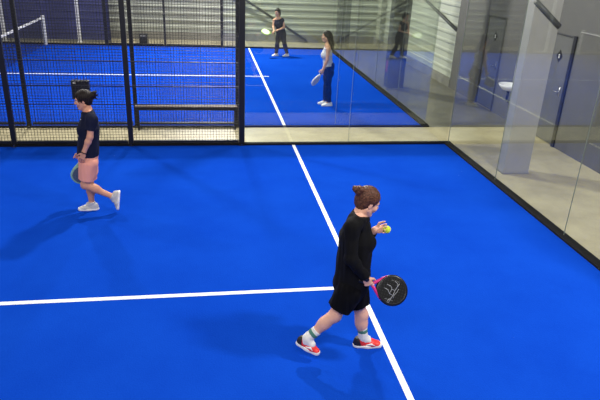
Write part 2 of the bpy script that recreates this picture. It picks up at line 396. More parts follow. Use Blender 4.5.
MB().tube([(-.24, -.03, -.15), (-.24, -.03, -.34), (-.2, -.03, -.38), (-.01, -.03, -.38)], .03, 10).build('drain_pipe', M['black_plastic'], wb, True)
MB().tube([(-.04, -.03, .05), (-.04, -.03, .14), (-.08, -.03, .16), (-.14, -.03, .12)], .014, 8).build('tap', M['chrome'], wb, True)

# ------------------------------------------------------------------ net of the far court
nt_ = empty('court_net', (0, G+5, 0), 'padel net with white top band strung across the far court', 'net')
mb = MB()
for i in range(1, 140): y = -4.95+9.9*i/140; mb.box((-.002, y-.002, .02), (.002, y+.002, .86))
for i in range(1, 13): z = .02+.84*i/13; mb.box((-.002, -4.95, z-.002), (.002, 4.95, z+.002))
mb.build('net_mesh', M['netcord'], nt_)
MB().box((-.015, -4.95, .85), (.015, 4.95, .915)).build('top_band', M['white'], nt_, bevel=.004)
for y in (-4.98, 4.98):
    MB().box((-.05, y-.05, 0), (.05, y+.05, .95)).build('net_post', M['white'], nt_, bevel=.008)

# ================================================================== people
# Soft distance-field modelling: tapered limbs blended at the joints, turned into one continuous skin.
class Grid:
    def __init__(s, lo, hi, h):
        s.lo = np.asarray(lo, float); s.h = h
        s.n = np.ceil((np.asarray(hi, float)-s.lo)/h).astype(int)+1
        s.ax = [(s.lo[i]+h*np.arange(s.n[i])).astype(np.float32) for i in range(3)]
class Field:
    def __init__(s, g): s.g = g; s.a = np.full(tuple(g.n), .2, np.float32)
    def copy(s): f = Field.__new__(Field); f.g = s.g; f.a = s.a.copy(); return f
    def block(s, lo, hi):
        i0 = np.clip(np.floor((lo-s.g.lo)/s.g.h).astype(int), 0, s.g.n); i1 = np.clip(np.ceil((hi-s.g.lo)/s.g.h).astype(int)+1, 0, s.g.n)
        sl = tuple(slice(a, b) for a, b in zip(i0, i1))
        P = [s.g.ax[0][sl[0]][:, None, None], s.g.ax[1][sl[1]][None, :, None], s.g.ax[2][sl[2]][None, None, :]]
        return sl, P
    def put(s, prim, k=.02, off=0., sub=False):
        lo, hi, fn = prim; m = k+.03+max(off, 0)
        sl, P = s.block(lo-m, hi+m)
        if min(x.stop-x.start for x in sl) <= 0: return s
        d = fn(P)-off; a = s.a[sl]
        if sub:
            d = -d; h = np.clip(.5-.5*(a-d)/k, 0, 1); s.a[sl] = a+(d-a)*h + k*h*(1-h)
            return s
        h = np.clip(.5+.5*(a-d)/k, 0, 1)
        s.a[sl] = a+(d-a)*h - k*h*(1-h)
        return s
    def cut(s, p, n):
        n = nrm(n); g = s.g
        d = (g.ax[0]-p[0])[:, None, None]*n[0]+(g.ax[1]-p[1])[None, :, None]*n[1]+(g.ax[2]-p[2])[None, None, :]*n[2]
        s.a = np.maximum(s.a, d.astype(np.float32)); return s
    def union(s, f, k=.01):
        h = np.clip(.5+.5*(s.a-f.a)/k, 0, 1); s.a = s.a+(f.a-s.a)*h-k*h*(1-h); return s
    def folds(s, amp, fr=30, seed=0):
        rs = np.random.RandomState(seed); g = s.g; acc = 0
        for i in range(5):
            w = rs.normal(size=3).astype(np.float32)*np.float32(fr)*(1+.3*i); w = w.astype(np.float32); w[2] *= np.float32(.45); ph = np.float32(rs.rand()*6)
            acc = acc+np.sin((g.ax[0]*w[0])[:, None, None]+(g.ax[1]*w[1])[None, :, None]+(g.ax[2]*w[2])[None, None, :]+ph)
        s.a = s.a+(acc*amp*.45).astype(np.float32); return s
    def mesh(s, name, m, parent=None, origin=V(0,0,0), xf=None, smooth=1):
        a = s.a; neg = a < 0
        nx, ny, nz = a.shape
        cnt = np.zeros((nx-1, ny-1, nz-1), np.int8)
        cor = [(i, j, k) for i in (0, 1) for j in (0, 1) for k in (0, 1)]
        for i, j, k in cor: cnt += neg[i:nx-1+i, j:ny-1+j, k:nz-1+k]
        I = np.argwhere((cnt > 0) & (cnt < 8)); del cnt
        idx = -np.ones((nx-1, ny-1, nz-1), np.int32); idx[tuple(I.T)] = np.arange(len(I))
        vals = {c: a[I[:, 0]+c[0], I[:, 1]+c[1], I[:, 2]+c[2]] for c in cor}
        acc = np.zeros((len(I), 3)); w = np.zeros(len(I))
        for c in cor:
            for ax in range(3):
                if c[ax]: continue
                e = list(c); e[ax] = 1; v0 = vals[c]; v1 = vals[tuple(e)]
                x = (v0 < 0) != (v1 < 0); t = np.where(x, v0/np.where(x, v0-v1, 1), 0)
                p = np.tile(np.array(c, float), (len(I), 1)); p[:, ax] += t
                acc += p*x[:, None]; w += x
        vs = (I+acc/w[:, None])*s.g.h+s.g.lo
        quads = []
        for ax in range(3):
            b, c = [(1, 2), (2, 0), (0, 1)][ax]
            s0 = [slice(None)]*3; s1 = [slice(None)]*3; s0[ax] = slice(0, -1); s1[ax] = slice(1, None)
            x = neg[tuple(s0)] != neg[tuple(s1)]; E = np.argwhere(x)
            ok = (E[:, b] > 0) & (E[:, c] > 0) & (E[:, b] < a.shape[b]-1) & (E[:, c] < a.shape[c]-1); E = E[ok]
            flip = neg[tuple(s0)][tuple(E.T)]
            def q(db, dc):
                F = E.copy(); F[:, b] -= db; F[:, c] -= dc; return idx[tuple(F.T)]
            Q = np.stack([q(1, 1), q(0, 1), q(0, 0), q(1, 0)], 1)
            Q[~flip] = Q[~flip][:, ::-1]; quads.append(Q)
        Q = np.concatenate(quads)
        if smooth:                                  # light relaxing of the grid steps
            for _ in range(smooth):
                sm = np.zeros_like(vs); ct = np.zeros(len(vs))
                for i in range(4):
                    A, B = Q[:, i], Q[:, (i+1) % 4]
                    for d in range(3): sm[:, d] += np.bincount(A, vs[B, d], len(vs))
                    ct += np.bincount(A, minlength=len(vs))
                vs = vs*.5+.5*sm/np.maximum(ct, 1)[:, None]
        vs = vs-origin if xf is None else vs@xf[0].T+xf[1]-origin
        me = bpy.data.meshes.new(name)
        me.vertices.add(len(vs)); me.vertices.foreach_set('co', vs.astype(np.float32).ravel())
        me.loops.add(len(Q)*4); me.loops.foreach_set('vertex_index', Q.astype(np.int32).ravel())
        me.polygons.add(len(Q)); me.polygons.foreach_set('loop_start', np.arange(0, len(Q)*4, 4, dtype=np.int32))
        me.polygons.foreach_set('loop_total', np.full(len(Q), 4, np.int32)) if hasattr(me.polygons[0], 'loop_total') and False else None
        me.update(calc_edges=True); me.validate()
        me.polygons.foreach_set('use_smooth', [True]*len(me.polygons))
        me.materials.append(m)
        return link(bpy.data.objects.new(name, me), parent)

def bb(ps, r): ps = np.array(ps, float); return ps.min(0)-r, ps.max(0)+r
def cone(a, b, ra, rb):
    a = np.asarray(a, float); b = np.asarray(b, float); ab = b-a; L2 = ab@ab+1e-9
    lo, hi = bb([a, b], max(ra, rb))
    def fn(P):
        q = [P[i]-np.float32(a[i]) for i in range(3)]
        t = np.clip((q[0]*ab[0]+q[1]*ab[1]+q[2]*ab[2])/L2, 0, 1)
        return np.sqrt((q[0]-t*ab[0])**2+(q[1]-t*ab[1])**2+(q[2]-t*ab[2])**2)-(ra+(rb-ra)*t)
    return lo, hi, fn
def ecap(a, b, r0, r1, side):
    """limb of oval section: radii (across, deep) at each end; side = direction of the first radius"""
    a = np.asarray(a, float); b = np.asarray(b, float); ab = b-a; L = np.linalg.norm(ab)+1e-9; ax = ab/L
    s_ = nrm(np.asarray(side)-ax*np.dot(side, ax)); f_ = np.cross(ax, s_)
    lo, hi = bb([a, b], max(*r0, *r1))
    def fn(P):
        q = [P[i]-np.float32(a[i]) for i in range(3)]
        w = q[0]*ax[0]+q[1]*ax[1]+q[2]*ax[2]; u = q[0]*s_[0]+q[1]*s_[1]+q[2]*s_[2]; v = q[0]*f_[0]+q[1]*f_[1]+q[2]*f_[2]
        t = np.clip(w/L, 0, 1); ru = r0[0]+(r1[0]-r0[0])*t; rv = r0[1]+(r1[1]-r0[1])*t; rw = np.minimum(ru, rv)
        o = w-t*L
        k0 = np.sqrt((u/ru)**2+(v/rv)**2+(o/rw)**2)+1e-6; k1 = np.sqrt((u/ru**2)**2+(v/rv**2)**2+(o/rw**2)**2)+1e-6
        return k0*(k0-1)/k1
    return lo, hi, fn
def ell(c, r, R=np.eye(3)):
    """ellipsoid with radii r along the columns of R"""
    c = np.asarray(c, float); lo, hi = bb([c], max(r))
    def fn(P):
        q = [P[i]-np.float32(c[i]) for i in range(3)]
        l = [q[0]*R[0, j]+q[1]*R[1, j]+q[2]*R[2, j] for j in range(3)]
        k0 = np.sqrt(sum((l[j]/r[j])**2 for j in range(3)))+1e-6; k1 = np.sqrt(sum((l[j]/r[j]**2)**2 for j in range(3)))+1e-6
        return k0*(k0-1)/k1
    return lo, hi, fn

def frame(fwd, up=(0, 0, 1)):
    f = nrm(fwd); l = nrm(np.cross(up, f)); u = np.cross(f, l)
    return np.stack([f, l, u], 1)          # columns: forward, left, up
def rotv(v, axis, ang):
    axis = nrm(axis); return v*math.cos(ang)+np.cross(axis, v)*math.sin(ang)+axis*np.dot(axis, v)*(1-math.cos(ang))

def hand_prims(W, d, n, th, curl=(.5, .6, .4), sc=1., thumb=.5):
    """palm, four bent fingers and a thumb; d to the fingertips, n out of the palm, th towards the thumb"""
    d = nrm(d); n = nrm(n-d*np.dot(n, d)); t = np.cross(d, n); t = t if np.dot(t, th) > 0 else -t
    W = np.asarray(W, float); out = [(ecap(W-d*.01, W+d*.035*sc, (.024*sc, .018*sc), (.034*sc, .016*sc), t), .012),
                                     (ecap(W+d*.03*sc, W+d*.075*sc, (.036*sc, .016*sc), (.038*sc, .013*sc), t), .012)]
    ax = np.cross(d, n)
    for i, (o, L, r) in enumerate(((.031, (.042, .026, .021), .0088), (.0105, (.046, .029, .022), .009), (-.0105, (.043, .027, .021), .0088), (-.030, (.034, .021, .019), .008))):
        p = W+d*(.078-.004*abs(i-1.2))*sc+t*o*1.05*sc; a = 0
        dd0 = nrm(d+t*o*2.2)
        for j, l in enumerate(L):
            a += curl[j]*(1+.08*i); dd = rotv(dd0, ax, a)
            q = p+dd*l*sc; out.append((cone(p, q, r*(1-.08*j)*sc, r*(1-.08*(j+1))*sc), .004)); p = q
    p = W+d*.022*sc+t*.024*sc+n*.006*sc
    for j, (l, c) in enumerate(((.042, 0), (.032, thumb*.6), (.026, thumb*.6))):
        dd = nrm(d*(.65+c*.4)+t*(.75-c*.9)+n*(.35+c*.5))
        q = p+dd*l*sc; out.append((cone(p, q, (.0125-.0015*j)*sc, (.011-.0017*j)*sc), .008 if j == 0 else .004)); p = q
    return out

class Person:
    """J holds the joints in metres; build() makes one continuous body"""
    def __init__(s, name_label, cat, root, J, h, group, fem=1., girth=1.):
        s.J = J; s.root = np.asarray(root, float); s.h = h; s.g_ = girth
        s.e = empty('person', tuple(s.root), name_label, cat, group)
        pts = np.array([v for k, v in J.items() if isinstance(v, np.ndarray) and v.shape == (3,) and k[:2] in ('pe', 'wa', 'ch', 'ne', 'he', 'sh', 'el', 'wr', 'hi', 'kn', 'an')])
        s.grid = Grid(pts.min(0)-.21, pts.max(0)+.21, h)
        f = J['fwd']; s.F = frame(f); s.H = frame(J['hfwd'], J.get('hup', (0, 0, 1)))
        s.prims()
    def hp(s, x, y, z): return s.J['head']+s.H@V(x, y, z)*s.hs
    def prims(s):
        J = s.J; F = s.F; f, l, u = F.T; g = s.g_; s.hs = J.get('hs', 1.)
        P = {}
        pel, wai, che, nek = J['pelvis'], J['waist'], J['chest'], J['neck']
        P['torso'] = [(ecap(pel-(wai-pel)*.1, pel+(wai-pel)*.3, (.150*g, .108*g), (.145*g, .104*g), l), .05),
                      (ecap(pel+(wai-pel)*.3, wai, (.140*g, .10*g), (.118*g, .088*g), l), .05),
                      (ecap(wai, che, (.118*g, .088*g), (.138*g, .102*g), l), .05),
                      (ecap(che, che+(nek-che)*.55, (.138*g, .10*g), (.11*g, .075*g), l), .05),
                      (cone(J['shL']-u*.005, (J['shL']+nek)/2+u*.004, .048, .045), .04), (cone(J['shR']-u*.005, (J['shR']+nek)/2+u*.004, .048, .045), .04),
                      (cone((J['shL']+nek)/2, nek+u*.02, .045, .045), .04), (cone((J['shR']+nek)/2, nek+u*.02, .045, .045), .04),
                      (ell(che+f*.075*g-l*.065-u*.03, (.05, .055, .055), F), .04), (ell(che+f*.075*g+l*.065-u*.03, (.05, .055, .055), F), .04),
                      ]
        P['seat'] = [(ell(pel-f*.045*g+l*y*.07-u*.05, (.072, .08, .085), F), .05) for y in (-1, 1)]
        P['neck'] = [(cone(nek-u*.02, s.hp(-.02, 0, -.05), .056, .052), .03)]
        for S, sg in (('L', 1), ('R', -1)):
            sh, el, wr = J['sh'+S], J['el'+S], J['wr'+S]
            P['ua'+S] = [(cone(sh, el, .047*g, .037*g), .03), (ell(sh+(el-sh)*.15, (.05*g, .05*g, .06*g)), .03)]
            a = nrm(wr-el)
            P['fa'+S] = [(cone(el, el+(wr-el)*.3, .037*g, .038*g), .02), (cone(el+(wr-el)*.3, wr-a*.01, .038*g, .025*g), .02),
                         (ecap(wr-a*.03, wr+a*.01, (.027*g, .021*g), (.025*g, .02*g), J['ht'+S]), .015)]
            P['ha'+S] = hand_prims(wr, J['hd'+S], J['hn'+S], J['ht'+S], J.get('curl'+S, (.35, .45, .3)), J.get('hsc', 1.), J.get('thumb'+S, .3))
            hi, kn, an = J['hi'+S], J['kn'+S], J['an'+S]
            t = nrm(kn-hi); c = nrm(an-kn); back = nrm(np.cross(np.cross(t, f), t)) if True else f
            bk = -nrm(f-c*np.dot(f, c))
            P['th'+S] = [(cone(hi, kn, .083*g, .052*g), .04), (ell(hi+(kn-hi)*.35+nrm(f-t*np.dot(f, t))*.015, (.075*g, .07*g, .11*g)), .04)]
            P['kn'+S] = [(ell(kn+nrm(f-t*np.dot(f, t))*.012, (.048*g, .047*g, .05*g)), .03)]
            P['ca'+S] = [(cone(kn, kn+(an-kn)*.35, .05*g, .047*g), .03), (cone(kn+(an-kn)*.35, an, .047*g, .034*g), .03),
                         (ell(kn+(an-kn)*.3+bk*.02, (.044*g, .044*g, .085*g), np.stack([bk, nrm(np.cross(c, bk)), c], 1)), .03)]
            P['an'+S] = [(cone(an, an+J['td'+S]*.05-J['tu'+S]*.035, .034, .03), .02), (cone(an, an-J['tu'+S]*.04-J['td'+S]*.02, .034, .03), .02)]
        hp = s.hp; H = s.H; k = s.hs
        P['head'] = [(ell(hp(-.012, 0, .03), (.093*k, .073*k, .084*k), H), .02), (ell(hp(.028, 0, -.028), (.058*k, .056*k, .076*k), H), .03),
                     (ell(hp(.066, 0, -.088), (.02*k, .022*k, .019*k), H), .025)]
        for y in (-1, 1):
            P['head'] += [(cone(hp(.0, y*.052, -.05), hp(.06, y*.014, -.092), .02*k, .017*k), .025), (cone(hp(.079, y*.012, .026), hp(.066, y*.045, .022), .011*k, .010*k), .014),
                          (ell(hp(.062, y*.038, -.026), (.024*k, .022*k, .022*k), H), .02)]
        P['nose'] = [(cone(hp(.086, 0, .018), hp(.107, 0, -.022), .007*k, .0105*k), .012), (cone(hp(.093, -.011, -.027), hp(.093, .011, -.027), .0075*k, .0075*k), .008)]
        P['lip'] = [(cone(hp(.086, -.016, -.056), hp(.086, .016, -.056), .009*k, .009*k), .01)]
        P['ear'] = [(ell(hp(-.004, y*.074, -.006), (.017*k, .007*k, .029*k), H), .006) for y in (-1, 1)]
        s.P = P
    def body(s, m, skip=()):
        f = Field(s.grid)
        for key in ('torso', 'seat', 'uaL', 'uaR', 'thL', 'thR', 'neck', 'knL', 'knR', 'caL', 'caR', 'anL', 'anR', 'faL', 'faR', 'head', 'nose', 'ear', 'haL', 'haR'):
            for p, k in s.P[key]: f.put(p, max(k, s.h*.8))
        for y in (-1, 1): f.put(ell(s.hp(.092, y*.032, .004), (.014*s.hs, .017*s.hs, .012*s.hs), s.H), .01, sub=True)
        for p, k in s.P['lip']: f.put(p, k)
        s.bodyf = f
        o = f.mesh('body', m, s.e, s.root, smooth=1); s.bo = o
        return o
    def face(s, iris, lip, brow, white):
        for y in (-1, 1):
            e = Field(Grid(s.hp(.072, y*.031, .003)-.02, s.hp(.072, y*.031, .003)+.02, .0025)); e.put(ell(s.hp(.0725, y*.031, .003), (.0125*s.hs, .0135*s.hs, .0105*s.hs), s.H), .001)
            eo = e.mesh('eye', white, s.e, s.root)
            i = Field(Grid(s.hp(.083, y*.031, .003)-.012, s.hp(.083, y*.031, .003)+.012, .0015)); i.put(ell(s.hp(.0825, y*.0315, .003), (.0035*s.hs, .0055*s.hs, .0062*s.hs), s.H), .001)
            i.mesh('iris', iris, eo, s.root)
            MB().tube([s.hp(.0815, y*.014, .022)+0, s.hp(.0855, y*.026, .027), s.hp(.080, y*.042, .025), s.hp(.071, y*.050, .019)], [.003, .0038, .0034, .002], 6).build('eyebrow', brow, s.e, True, loc=tuple(-s.root))
            
        l = Field(Grid(s.hp(.088, 0, -.056)-.035, s.hp(.088, 0, -.056)+.035, .0025))
        for z, r in ((-.052, .0055), (-.0605, .0063)):
            l.put(cone(s.hp(.0895, -.008, z), s.hp(.0895, .008, z), r*s.hs, r*s.hs), .002); 
            for y in (-1, 1): l.put(cone(s.hp(.0895, y*.008, z), s.hp(.083, y*.023, -.056), r*s.hs, .002), .002)
        l.mesh('lips', lip, s.e, s.root)
    def hair(s, m, extra=(), front=(.078, .066), low=-.07, vol=1., name='hair', temple=(.012, -.03)):
        f = Field(s.grid) if s.h > .006 else Field(Grid(s.hp(0, 0, 0)-.26, s.hp(0, 0, 0)+.24, .0045))
        H = s.H; k = s.hs*vol
        f.put(ell(s.hp(-.016, 0, .034), (.101*k, .083*k, .092*k), H), .01)
        f.put(ell(s.hp(-.045, 0, -.02), (.055*k, .066*k, .06*k), H), .03)
        a = V(front[0], 0, front[1]); b = V(temple[0], 0, temple[1]); d = a-b; n = V(d[2], 0, -d[0])
        f.cut(s.hp(*a), H@n); f.cut(s.hp(0, 0, low), -H[:, 2])
        for p, kk in extra: f.put(p, kk)
        f.folds(.0022, 150, 3)
        return f.mesh(name, m, s.e, s.root)
    def garment(s, name, m, keys, off, cuts=(), hem=None, folds=.003, fr=28, seed=1, parts=(), k=None, inner=None):
        """cloth that follows the named parts of the body; parts = ((keys, off, cuts), ...) joined on"""
        f = Field(s.grid)
        for key in keys:
            for p, kk in s.P[key]: f.put(p, max(kk, k or 0), off)
        if folds: f.folds(folds, fr, seed)
        for p, n in cuts: f.cut(p, n)
        for ks, o, cs, extra in parts:
            q = Field(s.grid)
            for key in ks:
                for p, kk in s.P[key]: q.put(p, kk, o)
            for p, kk in extra: q.put(p, kk)
            if folds: q.folds(folds, fr, seed+1)
            for p, n in cs: q.cut(p, n)
            f.union(q, .012)
        if inner is not None:                       # hollow out at the openings
            for key in inner[0]:
                for p, kk in s.P[key]: f.put(p, .006, inner[1], sub=True)
        return f.mesh(name, m, s.e, s.root)

def shoe(person, ankle, td, tu, L, upper, sole, accent=None, lace=None, heel=None, sock=None, band=None, sock_h=.12, shin=None, tilt=None):
    """trainer built about its own axes: x to the toe, z up the shin"""
    td = nrm(td); tu = nrm(tu-td*np.dot(tu, td)); lf = np.cross(tu, td); R = np.stack([td, lf, tu], 1)
    x0 = -.32*L; org = ankle-tu*.095; w = .39*L/2; root = person.root; h = .004
    xf = (R, org)
    g = Grid((x0-.03, -.08, -.02), (x0+L+.03, .08, .16), h)
    f = Field(g)
    X = lambda t: x0+L*t
    f.put(ecap((X(.14), 0, .035), (X(.30), 0, .05), (w*.72, .04), (w*.70, .055), (0, 1, 0)), .02)
    f.put(ecap((X(.28), 0, .045), (X(.62), 0, .036), (w*.72, .052), (w*.9, .034), (0, 1, 0)), .02)
    f.put(ecap((X(.62), 0, .032), (X(.86), 0, .026), (w*.92, .034), (w*.78, .024), (0, 1, 0)), .02)
    f.put(cone((X(.16), 0, .07), (X(.33), 0, .088), w*.62, w*.64), .02)
    f.cut((0, 0, .02), (0, 0, -1)); f.cut((X(.2), 0, .098), (-.25, 0, 1))
    up = f.mesh('shoe', upper, person.e, root, xf)
    s = Field(g)
    s.put(ecap((X(.14), 0, .014), (X(.5), 0, .014), (w*.80, .05), (w*.82, .05), (0, 1, 0)), .03)
    s.put(ecap((X(.5), 0, .014), (X(.84), 0, .014), (w*.95, .05), (w*.82, .05), (0, 1, 0)), .03)
    s.cut((0, 0, 0.0), (0, 0, -1)); s.cut((X(.5), 0, .030), (-.045, 0, 1))
    s.mesh('sole', sole, up, root, xf)
    W_ = lambda p: tuple(R@V(*p)+org-root)
    if lace:
        mb = MB()
        for t, z in ((.44, .089), (.51, .082), (.58, .0745)):
            mb.tube([W_((X(t), -w*.55, z-.016)), W_((X(t+.012), 0, z+.001)), W_((X(t), w*.55, z-.016))], .004, 6)
        mb.build('laces', lace, up, True)
    if accent:
        for sg in (-1, 1):
            q = Field(g); c = w*.9*sg
            q.put(cone((X(.42), c*.85, .036), (X(.60), c*1.0, .05), .006, .010), .004); q.put(cone((X(.60), c, .05), (X(.72), c*.96, .034), .008, .004), .004)
            q.mesh('stripe', accent, up, root, xf)
    if heel:
        q = f.copy(); q.a = q.a-.003; q.cut((X(.30), 0, 0), (1, 0, .35)); q.cut((0, 0, .026), (0, 0, -1)); q.mesh('heel_cap', heel, up, root, xf)
    if sock:
        a = ankle-tu*.03; sd = nrm(shin-ankle); b = ankle+sd*sock_h
        gs = Grid(np.minimum(a, b)-.07, np.maximum(a, b)+.07, h); q = Field(gs)
        q.put(ecap(a, ankle+sd*.03, (.038, .046), (.038, .041), lf), .02); q.put(cone(ankle+sd*.02, b+sd*.02, .0405, .0475), .02); q.put(cone(ankle, ankle+td*.055-tu*.03, .041, .037), .015)
        full = q.copy(); q.folds(.0012, 60, 2); q.cut(b, sd); so = q.mesh('sock', sock, person.e, root)
        if band:
            full.a -= .003; full.cut(ankle+sd*(sock_h-.028), sd); full.cut(ankle+sd*(sock_h-.062), -sd); full.mesh('band', band, so, root)
    return up

def racket(label, butt, axis, normal, rim, face, grip, L=.46, W=.26, emblem=None, accent=None, mark=None, rzf=.297, collar=None):
    """padel racket: z from the butt to the tip, y out of the face"""
    z = nrm(axis); y = nrm(np.asarray(normal)-z*np.dot(normal, z)); x = np.cross(y, z)
    e = empty('padel_racket', tuple(butt), label, 'racket', 'padel rackets')
    e.rotation_mode = 'QUATERNION'; e.rotation_quaternion = Matrix((( x[0], y[0], z[0]), (x[1], y[1], z[1]), (x[2], y[2], z[2]))).to_quaternion()
    rx = W/2; rz = L*rzf; cz = L-rz; t = .017
    def outl(k, n=56):
        out = []
        for i in range(n):
            a = 2*math.pi*i/n; c, s_ = math.cos(a), math.sin(a)
            xx = rx*k*c*(1-.10*max(0, -s_)); out.append((xx, cz+rz*k*s_))
        return out
    fo = MB().prism(outl(.955), -t, t).build('face', face, e, bevel=.005, segs=3)
    MB().tube([(p[0], 0, p[1]) for p in outl(.975)], .0185, 10, closed=True).build('rim', rim, e, True)
    th = MB(); q = math.radians(-128)
    for sg in (-1, 1):
        ex, ez = rx*.93*math.cos(math.radians(-28)), cz+rz*math.sin(math.radians(-32))
        th.tube([(sg*.008, 0, L*.29), (sg*.022, 0, L*.335), (sg*rx*.62, 0, cz-rz*.78), (sg*ex, 0, ez)], [.014, .0135, .0145, .015], 10)
    th.build('throat', accent or rim, e, True)
    MB().tube([(0, 0, 0), (0, 0, .006), (0, 0, L*.28), (0, 0, L*.31)], [.0185, .0175, .0155, .014], 14).build('grip', grip, e, True)
    if collar: MB().tube([(0, 0, L*.25), (0, 0, L*.32)], [.0172, .0155], 14).build('grip_collar', collar, e, True)
    if emblem:
        sc = W/.30
        em = MB(); yy = t+.0008
        def stroke(pts, r):
            pts = [((px*.8-pz*.8)*1.35*sc, yy*ys, cz+(px*.7+pz*.7)*1.35*sc) for px, pz in pts]; em.tube(pts, r, 6)
        for ys in (1, -1):                          # a leaping cat drawn in loose silver strokes
            for pts, r in (([(-.065, .06), (-.04, .045), (-.012, .035), (.018, .012), (.045, .0), (.072, -.012)], .0032), ([(-.02, .052), (-.002, .038), (.03, .03), (.05, .018)], .0026),
                           ([(-.012, .035), (-.03, .008), (-.028, -.02), (-.045, -.048)], .0032), ([(.018, .012), (.0, -.01), (.004, -.032), (-.018, -.06)], .003), ([(.045, 0), (.058, -.022), (.05, -.045)], .0026),
                           ([(-.065, .06), (-.075, .05), (-.064, .043), (-.045, .04)], .0028), ([(-.03, .008), (-.012, -.002), (0, -.01)], .0024)):
                stroke(pts, r)
        em.build('emblem', emblem, fo, True)
    if mark:
        for ys in (1, -1):
            for sg, z0 in ((-1, -.045), (1, -.03)):
                xx = sg*rx*.70; yy = ys*(t+.0008); pts = []
                for i in range(13): pts.append((xx+(.003 if i % 2 else -.003), yy, cz+z0+i*.006))
                MB().tube(pts, .0012, 5).build('side_mark', mark, fo)
    return e

SK = dict(
 skinA=mat('light_skin', (226, 172, 148), .55, noise=.06, nscale=12), skinB=mat('tan_skin', (205, 146, 118), .55, noise=.06, nscale=12),
 skinC=mat('olive_skin', (196, 150, 120), .55, noise=.05, nscale=12), lip=mat('lip', (178, 96, 92), .4), eye=mat('eye_white', (232, 228, 222), .2),
 iris=mat('dark_iris', (42, 28, 20), .2), browhair=mat('brow', (58, 38, 28), .7))
hair_brown = hair_mat('brown_hair', (84, 54, 42)); hair_dark = hair_mat('dark_hair', (27, 19, 17)); hair_black = hair_mat('black_hair', (18, 14, 13))
black_cloth = mat('black_cloth', (9, 9, 12), .9, bump=.15, bscale=300, spec=.2); black_cloth2 = mat('black_shorts_cloth', (6, 6, 10), .9, bump=.15, bscale=300, spec=.15)
navy_cloth = mat('navy_cloth', (22, 26, 48), .9, bump=.15, bscale=300, spec=.2); salmon_cloth = mat('salmon_cloth', (236, 160, 138), .8, bump=.15, bscale=300)
grey_cloth = mat('pale_grey_cloth', (190, 192, 202), .8); navy_pants = mat('navy_pants', (15, 19, 44), .9, spec=.2)
red_shoe = mat('red_shoe', (226, 48, 44), .5); white_sole = mat('white_sole', (232, 230, 226), .5); black_heel = mat('black_heel', (26, 22, 26), .6)
grey_shoe = mat('grey_shoe', (186, 184, 182), .6, noise=.12, nscale=60); white_shoe = mat('white_shoe', (226, 226, 226), .5); white_sock = mat('white_sock', (226, 222, 216), .85); green_band = mat('green_band', (72, 122, 106), .85)
watch_m = mat('watch', (14, 14, 16), .35); ball_m = mat('yellow_ball', (206, 226, 66), .85, bump=.3, bscale=500)
silver = mat('silver_print', (150, 152, 156), .5, .2); magenta = mat('magenta_frame', (206, 44, 122), .35); pink_grip = mat('pale_pink_grip', (225, 170, 178), .6)
racket_black = dots_mat('drilled_black_face', (10, 11, 14), (44, 46, 50)); racket_rim = mat('black_rim', (16, 16, 20), .35)
pale_face = dots_mat('drilled_pale_face', (232, 240, 222), (120, 140, 120)); lime_rim = mat('lime_rim', (172, 206, 92), .4); grey_face = dots_mat('drilled_grey_face', (88, 104, 118), (40, 46, 52)); white_face = dots_mat('drilled_white_face', (214, 216, 220), (120, 122, 128))
mint_rim = mat('mint_rim', (150, 190, 160), .4)

# ---------------------------------------------------------------- player at the front
Y0 = -1.04
A = lambda x, y, dy=0: at(x, y, Y0+dy)
J = dict(fwd=nrm(V(1, .12, 0)), hfwd=nrm(V(.93, .16, -.42)), hup=V(.3, 0, 1), hs=1.06, hsc=.95,
  pelvis=A(351.5, 283), waist=A(353, 264), chest=A(356, 237), neck=A(360.5, 215.5), head=A(367.5, 201.5),
  shR=A(352.5, 226.5, -.165), elR=A(351, 259, -.225), wrR=A(366, 277.5, -.20),
  shL=A(361, 222, .165), elL=A(364, 243, .20), wrL=A(374.8, 229.8, .10),
  hiR=A(350.5, 289, -.085), knR=A(334.5, 315.5, -.10), anR=A(307, 338.5, -.10), hiL=A(353.5, 287, .085), knL=A(361.5, 315, .06), anL=A(363, 338, .035))
J['anL'][2] = .095
J.update(tdL=nrm(V(.99, -.1, -.0)), tuL=V(0, 0, 1), tdR=nrm(V(.76, -.42, -.26)), tuR=nrm(V(.30, -.05, .95)))
J.update(hdR=nrm(V(.40, -.08, -.90)), hnR=nrm(V(.1, .97, .1)), htR=nrm(V(.7, 0, .7)), curlR=(1.0, 1.25, .8), thumbR=1.0,
         hdL=nrm(V(.96, -.08, .16)), hnL=nrm(V(.15, -.85, .45)), htL=nrm(V(0, .3, 1)), curlL=(.75, .95, .6), thumbL=1.1)
f1 = Person('person in black long sleeve top and black shorts holding a ball and a black racket', 'person', (A(345, 350)[0], Y0, 0), J, .0045, 'padel players')
f1.body(SK['skinA']); f1.face(SK['iris'], SK['lip'], SK['browhair'], SK['eye'])
hp = f1.hp
f1.hair(hair_brown, [(ell(hp(-.112, 0, .058), (.04, .046, .042), f1.H), .012), (ell(hp(-.142, .012, .058), (.028, .034, .027), f1.H), .006), (ell(hp(-.118, -.028, .078), (.024, .024, .02), f1.H), .006),
   (cone(hp(-.12, -.02, .09), hp(-.155, -.03, .088), .012, .005), .004), (cone(hp(-.115, .03, .06), hp(-.15, .04, .045), .012, .004), .004)], low=-.085)
tor = nrm(J['neck']-J['pelvis']); fw = f1.F[:, 0]
wcutR = (J['wrR']-nrm(J['wrR']-J['elR'])*.012, nrm(J['wrR']-J['elR'])); wcutL = (J['wrL']-nrm(J['wrL']-J['elL'])*.03, nrm(J['wrL']-J['elL']))
nk = J['neck']+tor*.022+fw*.0
hemz = J['pelvis']-tor*.03
